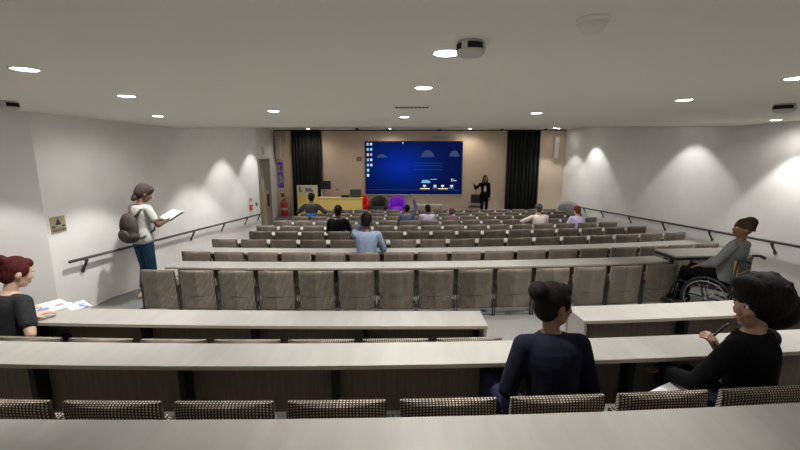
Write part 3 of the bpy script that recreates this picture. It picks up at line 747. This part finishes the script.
    if hs in ('short','bun','long','tied','crop'):
        g = 0 if hs != 'crop' else -.005
        ell(bm, (0,-.020,.142), (.081+g,.094+g,.096+g), H, 20); ell(bm, (0,-.045,.095), (.072+g,.062+g,.075), H, 16)
        ell(bm, (0,.035,.190), (.060+g,.045,.040+g), H, 12)
        for sg in (-1,1): ell(bm, (sg*.064,.012,.135), (.018,.040,.050), H, 10)
    if hs == 'bun':
        ell(bm, (0,-.105,.180), (.056,.055,.055), H, 14); ell(bm, (0,-.07,.17), (.062,.05,.055), H, 12)
    if hs == 'tied':
        ell(bm, (0,-.105,.19), (.045,.035,.035), H, 14); ell(bm, (0,-.12,.205), (.035,.028,.025), H, 12)
    if hs == 'long':
        for sg in (-1,1):
            capsule(bm, hp_((sg*.066,-.005,.15)), hp_((sg*.085,.015,-.03)), .030*s, .034*s); capsule(bm, hp_((sg*.085,.015,-.03)), hp_((sg*.09,.035,-.14)), .034*s, .022*s)
        ell(bm, (0,-.06,.03), (.085,.05,.14), H, 14)
    if hs == 'afro':
        ell(bm, (0,-.035,.155), (.130,.125,.128), H, 22); ell(bm, (0,-.085,.10), (.118,.105,.12), H, 18); ell(bm, (0,.045,.215), (.085,.055,.06), H, 14)
        rnd = random.Random(5)
        for _ in range(26):
            a, b_ = rnd.uniform(0, 2*PI), rnd.uniform(-.3, 1); c = math.sqrt(max(0, 1-b_*b_)); y = -.035+.125*c*math.sin(a)
            if y > .03 and b_ < .6: continue
            ell(bm, (.124*c*math.cos(a), y, .155+.121*b_), (.016,.016,.016), H, 8)
    if hs == 'beanie':
        ell(bm, (0,-.016,.160), (.086,.104,.088), H, 20); ell(bm, (0,-.05,.20), (.075,.075,.07), H, 16)
        for k in range(16):
            a = 2*PI*k/16; b_ = 2*PI*(k+1)/16
            f = lambda q: hp_((.080*math.cos(q), -.014+.098*math.sin(q), .130+.022*math.sin(q)))
            capsule(bm, f(a), f(b_), .013*s, .013*s, 8)
    if hs == 'wrap':
        ell(bm, (0,-.022,.150), (.088,.106,.098), H, 20); ell(bm, (0,-.055,.11), (.080,.075,.085), H, 16); ell(bm, (0,.03,.190), (.078,.068,.052), H, 12); ell(bm, (.0,-.085,.02), (.045,.04,.06), H, 12)
    finish({'beanie':'beanie','wrap':'head_wrap'}.get(hs, 'hair'), bm, hatm or hairm, t, .008, 2)
    return t, H, A, S, spine
M['lip'] = mat('lip_tone', (.30,.10,.08), .4)
H_BLACK = hairmat('black_hair', (.003,.0025,.0025), (.010,.008,.007)); H_BROWN = hairmat('brown_hair', (.05,.025,.013), (.12,.06,.03))
H_RED = hairmat('dyed_red_hair', (.035,.006,.008), (.085,.014,.016)); H_GREY = hairmat('grey_black_hair', (.03,.03,.03), (.09,.085,.08)); H_AUB = hairmat('auburn_hair', (.09,.022,.012), (.17,.05,.028))
C = {'navy': cloth('navy_blazer_cloth', (.008,.009,.018)), 'black': cloth('black_cloth', (.004,.004,.005)), 'char': cloth('charcoal_cloth', (.022,.022,.025)), 'indigo': cloth('indigo_trouser_cloth', (.035,.035,.085)),
     'jeans': cloth('blue_denim', (.018,.045,.085)), 'white': cloth('pale_grey_cotton', (.36,.37,.35)), 'grey': cloth('mid_grey_knit', (.20,.21,.205), 1.2), 'bluegrey': cloth('blue_grey_shirt', (.20,.24,.34), 1.3),
     'pink': cloth('pale_pink_shirt', (.55,.47,.46)), 'lav': cloth('lavender_shirt', (.45,.40,.62)), 'lilac': cloth('lilac_shirt', (.40,.37,.46)), 'slate': cloth('slate_blue_sleeve', (.06,.08,.13)),
     'purple': cloth('dull_purple_top', (.10,.06,.09)), 'dgrey': cloth('dark_green_grey_shirt', (.030,.034,.032)), 'brownshoe': cloth('pinkish_trainers', (.42,.30,.27)), 'darkwrap': cloth('dark_brown_wrap', (.035,.026,.026)),
     'brownhat': cloth('dark_brown_knit', (.045,.032,.020)), 'bag': cloth('brown_grey_bag_cloth', (.055,.045,.042)), 'blue': cloth('bright_blue_cloth', (.03,.13,.42))}
Z1, Z2 = seatz(1), seatz(2)
# 1 woman in the navy blazer, bottom centre
x, y, ph = arcpt(1, SEATS[1][5])
person('woman in navy blazer with black hair bun, seated with her back to us', (x+.045,y+.19,Z1), 4, .98, lean=8, head=(-74,8,-4), skin='brown', fem=True,
       arms={'L':dict(w=(-.16,.26,.66), pole=(-.5,-.4,-1)), 'R':dict(w=(.16,.26,.66), pole=(.5,-.4,-1))}, legs={'L':dict(k=(-.27,.27,.66), a=(-.20,.42,.25))},
       top=C['navy'], top_name='blazer', bottom=C['indigo'], shoe=C['black'], hair='bun', hairm=H_BLACK, vox=.007)
# 2 person with big black hair, bottom right
x, y, ph = arcpt(1, SEATS[1][7])
bl = (x+.13, y+.21, Z1)
t_, H_, A_, S_, sp2 = person('person with large round black hair and black top, seated bottom right, facing left', bl, 30, 1.0, lean=5, turn=-4, hipz=.50, head=(62,6,0), skin='tan', headoff=(.02,-.02,0),
       arms={'R':dict(ww=(1.83,2.28,1.60), pole=(.9,.1,-.9), n=(.2,-.2,-1), d=(-.2,.45,.9), curl=38), 'L':dict(w=(-.24,.34,.70), pole=(-1,-.4,-.5), curl=20)},
       legs={'L':dict(k=(-.05,.44,.60), a=(-.02,.40,.20)), 'R':dict(k=(.12,.38,.56))}, top=C['black'], top_name='sweater', bottom=C['indigo'], shoe=C['black'], hair='afro', hairm=H_BLACK, vox=.007, hd=1.10)
t = thing('notebook', 'open white notebook on the lap of the person with large black hair', 'notebook', (1.53,2.16,1.40), R_(30))
M['paper'] = noisy('white_paper', (.62,.63,.63), (.70,.71,.71), 6, .7); M['print_blue'] = mat('blue_print', (.12,.2,.5), .6); M['print_grey'] = mat('grey_print', (.3,.3,.3), .6)
part_box('left_page', (-.13,-.002,-.09,.09,0,.010), 'paper', t, .002); part_box('right_page', (.002,.13,-.09,.09,0,.010), 'paper', t, .002)
o = single('pen', (-.06,.06,-.006,.006,-.006,.006), (1.84,2.31,1.74), 'black', 'short dark pen held up by the person with large black hair', 'pen', rotz=R_(15)); o.rotation_euler = (0, R_(-35), R_(15))
# 3 red haired woman at the left desk
x, y, ph = arcpt(2, -3.2)
person('woman with dark red tied hair and charcoal t-shirt at the left picture edge', (-3.30,y+.20,Z2), -12, 1.0, lean=13, head=(-16,22,0), skin='light', fem=True, sleeve=.33,
       arms={'R':dict(ww=(-3.16,3.02,1.45), pole=(.7,-.4,-.9), n=(0,.1,-1), d=(.4,.8,.1), curl=25), 'L':dict(ww=(-3.32,3.08,1.45), pole=(-.8,-.4,-.6))},
       top=C['char'], top_name='t_shirt', bottom=C['indigo'], shoe=C['black'], hair='tied', hairm=H_RED, vox=.008)
tz = CAMZ-1.374
t = thing('magazine', 'open white magazine with blue print on the left desk', 'magazine', (-3.29,3.30,tz+.001), R_(-25))
for nm, sg in (('left_page',-1),('right_page',1)):
    bm = BM(); n = 8; top = []; bot = []
    for k in range(n+1):
        u = k/n; zz = .004 + .022*math.sin(u*PI)*.6
        for Lst, dz in ((top, .004), (bot, 0)): Lst.append([bm.verts.new((sg*u*.155, yy, zz*(1 if dz else .0)+dz)) for yy in (-.14,.14)])
    for a_, b_ in zip(top, top[1:]): bm.faces.new((a_[0], b_[0], b_[1], a_[1]))
    for a_, b_ in zip(bot, bot[1:]): bm.faces.new((a_[1], b_[1], b_[0], a_[0]))
    for j in (0, 1):
        for k in range(n): bm.faces.new((top[k][j], bot[k][j], bot[k+1][j], top[k+1][j]) if j == 0 else (top[k+1][j], bot[k+1][j], bot[k][j], top[k][j]))
    bm.faces.new((top[-1][0], bot[-1][0], bot[-1][1], top[-1][1])); link(nm, bm, M['paper'], t, True)
part_box('blue_print', (.05,.11,-.10,-.02,.0225,.0245), 'print_blue', t, .0005); part_box('grey_print', (.04,.10,.03,.09,.0225,.0245), 'print_grey', t, .0005)
single('leaflet', (-.11,.11,-.075,.075,0,.006), (-3.06,3.36,tz+.001), noisy('leaflet_print', (.12,.16,.36), (.72,.73,.74), 9, .6, pos=(.42,.5)), 'blue and white printed leaflet lying right of the open magazine', 'leaflet', rotz=R_(-35), bev=.001)
# 4 standing woman with backpack
sx, sy = -4.06, 5.72; sz = zaisle(sy)
t_, H_, A_, S4, sp4 = person('standing woman with dark head wrap, brown backpack and jeans reading a book', (sx,sy,sz), -20, 1.0, pose='stand', lean=3, head=(-22,28,0), skin='dark', fem=True, sleeve=.30,
       arms={'R':dict(w=(.20,.32,1.20), pole=(.5,-.3,-1), n=(-.2,.2,1), curl=18, d=(-.1,.9,.1)), 'L':dict(w=(0.0,.36,1.18), pole=(-.5,-.3,-1), n=(.2,.2,1), curl=18, d=(.1,.9,.1))},
       legs={'L':dict(k=(-.09,.05,.50), a=(-.10,-.02,.10)), 'R':dict(k=(.085,.04,.50), a=(.09,.05,.10))}, top=C['white'], top_name='t_shirt', bottom=C['jeans'], leg_cut=.72, shoe=C['brownshoe'], hair='wrap', hairm=H_BLACK, hatm=C['darkwrap'], vox=.009)
f = Matrix.Rotation(R_(-20), 3, 'Z')
def loc4(v): return Vector((sx,sy,sz)) + f @ Vector(v)
t = thing('book', 'open white book held by the standing woman', 'book', tuple(loc4((.12,.44,1.235))), R_(-34)); t.rotation_euler = (R_(28), 0, R_(-34))
for nm, sg in (('left_page',-1),('right_page',1)):
    bm = BM(); box(bm, 0,.17,-.12,.12,0,.008,.002, Matrix.Rotation(-sg*R_(8),4,'Y') if sg > 0 else Matrix.Rotation(R_(8),4,'Y') @ Matrix.Rotation(PI,4,'Z')); link(nm, bm, M['paper'], t)
bm = BM(); box(bm, -.17,.17,-.125,.125,-.006,-.001,.002); link('cover', bm, M['print_grey'], t)
t = thing('backpack', 'brown grey backpack worn by the standing woman', 'backpack', tuple(loc4((.02,-.17,.93))), R_(-20))
bm = BM(); ell(bm, (0,-.02,.21), (.155,.10,.22)); ell(bm, (0,-.03,.09), (.165,.11,.11)); box(bm, -.13,.13,-.10,.05,.0,.30,.05); finish('main_bag', bm, C['bag'], t, .012)
bm = BM(); ell(bm, (0,-.11,.11), (.11,.04,.09)); finish('front_pocket', bm, cloth('bag_pocket_cloth', (.075,.062,.057)), t, .010)
for sg in (-1,1):
    bm = BM(); pts = [(sg*.08,.03,.36),(sg*.10,.10,.455),(sg*.10,.20,.475),(sg*.115,.30,.42),(sg*.12,.325,.30),(sg*.135,.26,.14),(sg*.13,.10,.06),(sg*.12,.0,.05)]
    tube(bm, pts, .016, 8); link('strap', bm, C['bag'], t, True)
# 5 wheelchair user
wx, wy, wz, wr = 4.13, 5.33, .58, 34
person('bearded man in dark brown beanie and grey jumper, seated in the wheelchair', (wx+.07,wy-.02,wz), wr, .99, lean=-12, turn=-6, head=(38,-6,0), skin='brown', sleeve=.86, hipz=.56,
       arms={'L':dict(w=(-.16,.27,.69), pole=(-.9,-.6,-.6)), 'R':dict(w=(.06,.29,.69), pole=(.9,-.5,-.5))}, legs={'L':dict(k=(-.12,.45,.58), a=(-.12,.52,.20)), 'R':dict(k=(.12,.45,.58), a=(.12,.52,.20))},
       top=C['grey'], top_name='jumper', bottom=C['black'], shoe=C['black'], hair='beanie', hairm=H_BLACK, hatm=C['brownhat'], vox=.009)
t = thing('wheelchair', 'black wheelchair with tan back piping and push handles by the right aisle', 'wheelchair', (wx,wy,wz), R_(wr))
M['tan'] = mat('tan_piping', (.42,.27,.16), .6)
for sg in (-1,1):
    def circ(bm, cx, cy, cz, r, rr, n=36):
        t2 = bmesh.new(); 
        rings = [[t2.verts.new((cx + rr*math.cos(2*PI*j/8), cy + (r+rr*math.sin(2*PI*j/8))*math.cos(2*PI*i/n), cz + (r+rr*math.sin(2*PI*j/8))*math.sin(2*PI*i/n))) for j in range(8)] for i in range(n)]
        for i in range(n):
            for j in range(8): t2.faces.new((rings[i][j], rings[(i+1)%n][j], rings[(i+1)%n][(j+1)%8], rings[i][(j+1)%8]))
        merge(bm, t2)
    bm = BM(); circ(bm, sg*.30, .02, .30, .283, .016); wh = link('wheel', bm, M['black'], t, True)
    bm = BM(); circ(bm, sg*.335, .02, .30, .245, .008); link('hand_rim', bm, M['steel'], wh, True)
    bm = BM(); 
    for k in range(12):
        a = 2*PI*k/12; tube(bm, [(sg*.30,.02,.30),(sg*.30,.02+.27*math.cos(a),.30+.27*math.sin(a))], .0035, 6)
    tube(bm, [(sg*.27,.02,.30),(sg*.33,.02,.30)], .03, 12); link('spokes', bm, M['steel'], wh, True)
    bm = BM(); circ(bm, sg*.22, .46, .075, .055, .02, 20); tube(bm, [(sg*.22,.46,.075),(sg*.22,.42,.2),(sg*.22,.40,.40)], .012, 8); link('caster', bm, M['black'], t, True)
    bm = BM(); tube(bm, [(sg*.235,-.24,.88),(sg*.235,-.20,.45),(sg*.235,-.18,.28)], .013, 8); tube(bm, [(sg*.235,-.20,.44),(sg*.235,.42,.45)], .013, 8); tube(bm, [(sg*.235,.42,.45),(sg*.18,.52,.16)], .012, 8); tube(bm, [(sg*.235,-.19,.30),(sg*.235,.40,.30)], .012, 8); link('side_frame', bm, M['black'], t, True)
    bm = BM(); tube(bm, [(sg*.235,-.24,.87),(sg*.235,-.31,.885),(sg*.235,-.37,.86)], [.013,.018,.020], 10); link('push_handle', bm, M['black'], t, True)
    bm = BM(); box(bm, sg*.16-.07, sg*.16+.07,.46,.60,.10,.115,.004); link('footplate', bm, M['black'], t)
bm = BM(); box(bm, -.22,.22,-.24,-.205,.47,.86,.012,Matrix.Rotation(0,4,'X')); bk = link('backrest', bm, M['char_vinyl'] if 'char_vinyl' in M else M['black'], t)
bm = BM(); box(bm, -.225,.225,-.247,-.232,.68,.695,.003); [box(bm, s_*.222-.006, s_*.222+.006,-.247,-.20,.47,.86,.003) for s_ in (-1,1)]; link('piping', bm, M['tan'], bk)
bm = BM(); box(bm, -.22,.22,-.19,.24,.44,.475,.015); link('seat_cushion', bm, M['black'], t)
# 6.. people in the rows
def rowp(i, x, dy=.17):
    X, y, ph = arcpt(i, x); return (X, y+dy, seatz(i))
person('man in blue-grey shirt with hands raised to his face, second row past the aisle', rowp(5,-.78), 5, 1.07, lean=8, head=(8,4,0), skin='deep', arms={'L':dict(w=(-.09,.15,1.14), pole=(-.7,.0,-1), n=(1,0,0), d=(.2,.1,1)), 'R':dict(w=(.14,.30,.88), pole=(.6,-.3,-1))},
       top=C['bluegrey'], bottom=C['black'], shoe=C['black'], hair='crop', hairm=H_BLACK, vox=.011)
person('person in black top with dark hair seated left of centre, fourth row past aisle', rowp(7,-1.62), 0, 1.0, lean=5, head=(3,5,0), skin='deep', top=C['black'], bottom=C['black'], shoe=C['black'], hair='short', hairm=H_BLACK, vox=.013)
t8, *_ = person('broad man in dark shirt seated before the yellow counter', rowp(10,-3.0), 0, 1.1, lean=6, head=(0,4,0), skin='dark', sleeve=.45, arms={'L':dict(w=(-.28,.28,.84), pole=(-1,-.5,-.7)), 'R':dict(w=(.28,.28,.84), pole=(1,-.5,-.7))},
       top=C['dgrey'], bottom=C['blue'], shoe=C['black'], hair='crop', hairm=H_BLACK, vox=.014)
_p, _M = Vector((0,0,0)), None
bm = BM(); _rr = []
for _h, _rx, _ry in ((.17,.152,.114),(.20,.155,.118),(.27,.165,.124),(.29,.162,.122)):
    _c = Vector((0, _h*.09*1.1, (.55+_h*.995)*1.1)); _rr.append(ring(bm, _c, Vector((1,0,0)), Vector((0,1,0)), _rx*1.1, _ry*1.1, 24))
skinrings(bm, _rr); _h_ = link('shirt_band', bm, C['blue'], t8, True); _h_['label'] = 'bright blue band across the back of the dark shirt'
person('person with right arm raised high, seated in the centre near the front', rowp(9,-.18), 0, .9, lean=8, head=(-5,6,0), skin='tan', arms={'R':dict(w=(.20,.16,1.50), pole=(1,.1,0), n=(0,1,0), d=(0,0,1), curl=4)},
       top=C['slate'], bottom=C['black'], shoe=C['black'], hair='short', hairm=H_BLACK, vox=.013)
person('person in lilac shirt seated just right of the person with raised arm', rowp(9,.38), 0, .9, lean=10, head=(0,8,0), skin='dark', top=C['lilac'], bottom=C['black'], shoe=C['black'], hair='crop', hairm=H_BLACK, vox=.014)
person('person in dull purple bending low over the desk right of centre', rowp(9,1.04), 0, .86, lean=34, head=(0,30,0), skin='dark', top=C['purple'], bottom=C['black'], shoe=C['black'], hair='short', hairm=hairmat('plum_hair', (.05,.025,.035), (.11,.06,.08)), vox=.014)
person('grey-haired man in pale pink shirt seated on the right side', rowp(8,3.10), 6, .95, lean=12, head=(0,4,0), skin='light', arms={'L':dict(w=(-.30,.34,.80), pole=(-1,-.2,-.2))}, sleeve=.6,
       top=C['pink'], bottom=C['black'], shoe=C['black'], hair='short', hairm=H_GREY, vox=.013)
person('auburn-haired person in lavender shirt seated at the right end of the rows', rowp(8,4.1), 12, .90, lean=14, side=4, head=(0,4,0), skin='light', top=C['lav'], bottom=C['black'], shoe=C['black'], hair='short', hairm=H_AUB, vox=.013)
# presenter
pl = (2.69,15.35,.28)
person('presenter with long brown hair and dark blazer gesturing at the screen', pl, 180, .96, pose='stand', lean=0, head=(10,2,0), skin='tan', fem=True,
       arms={'R':dict(ww=(2.27,15.12,1.60), pole=(.5,-.2,-1), n=(0,0,1), d=(.7,.2,.5), curl=6), 'L':dict(w=(-.19,.06,.86), pole=(-.4,-1,0))},
       top=C['black'], top_name='blazer', bottom=C['black'], shoe=C['black'], hair='long', hairm=H_BROWN, vox=.012)
p_ = [o for o in bpy.data.objects if o.name.startswith('person') and o.parent is None][-1]
pr = [o for o in bpy.data.objects if o.get('label','').startswith('presenter')][0]
bm = BM(); ell(bm, (0,.085,1.18), (.055,.045,.17)); finish('blouse', bm, cloth('pale_pink_blouse', (.60,.42,.36)), pr, .012)
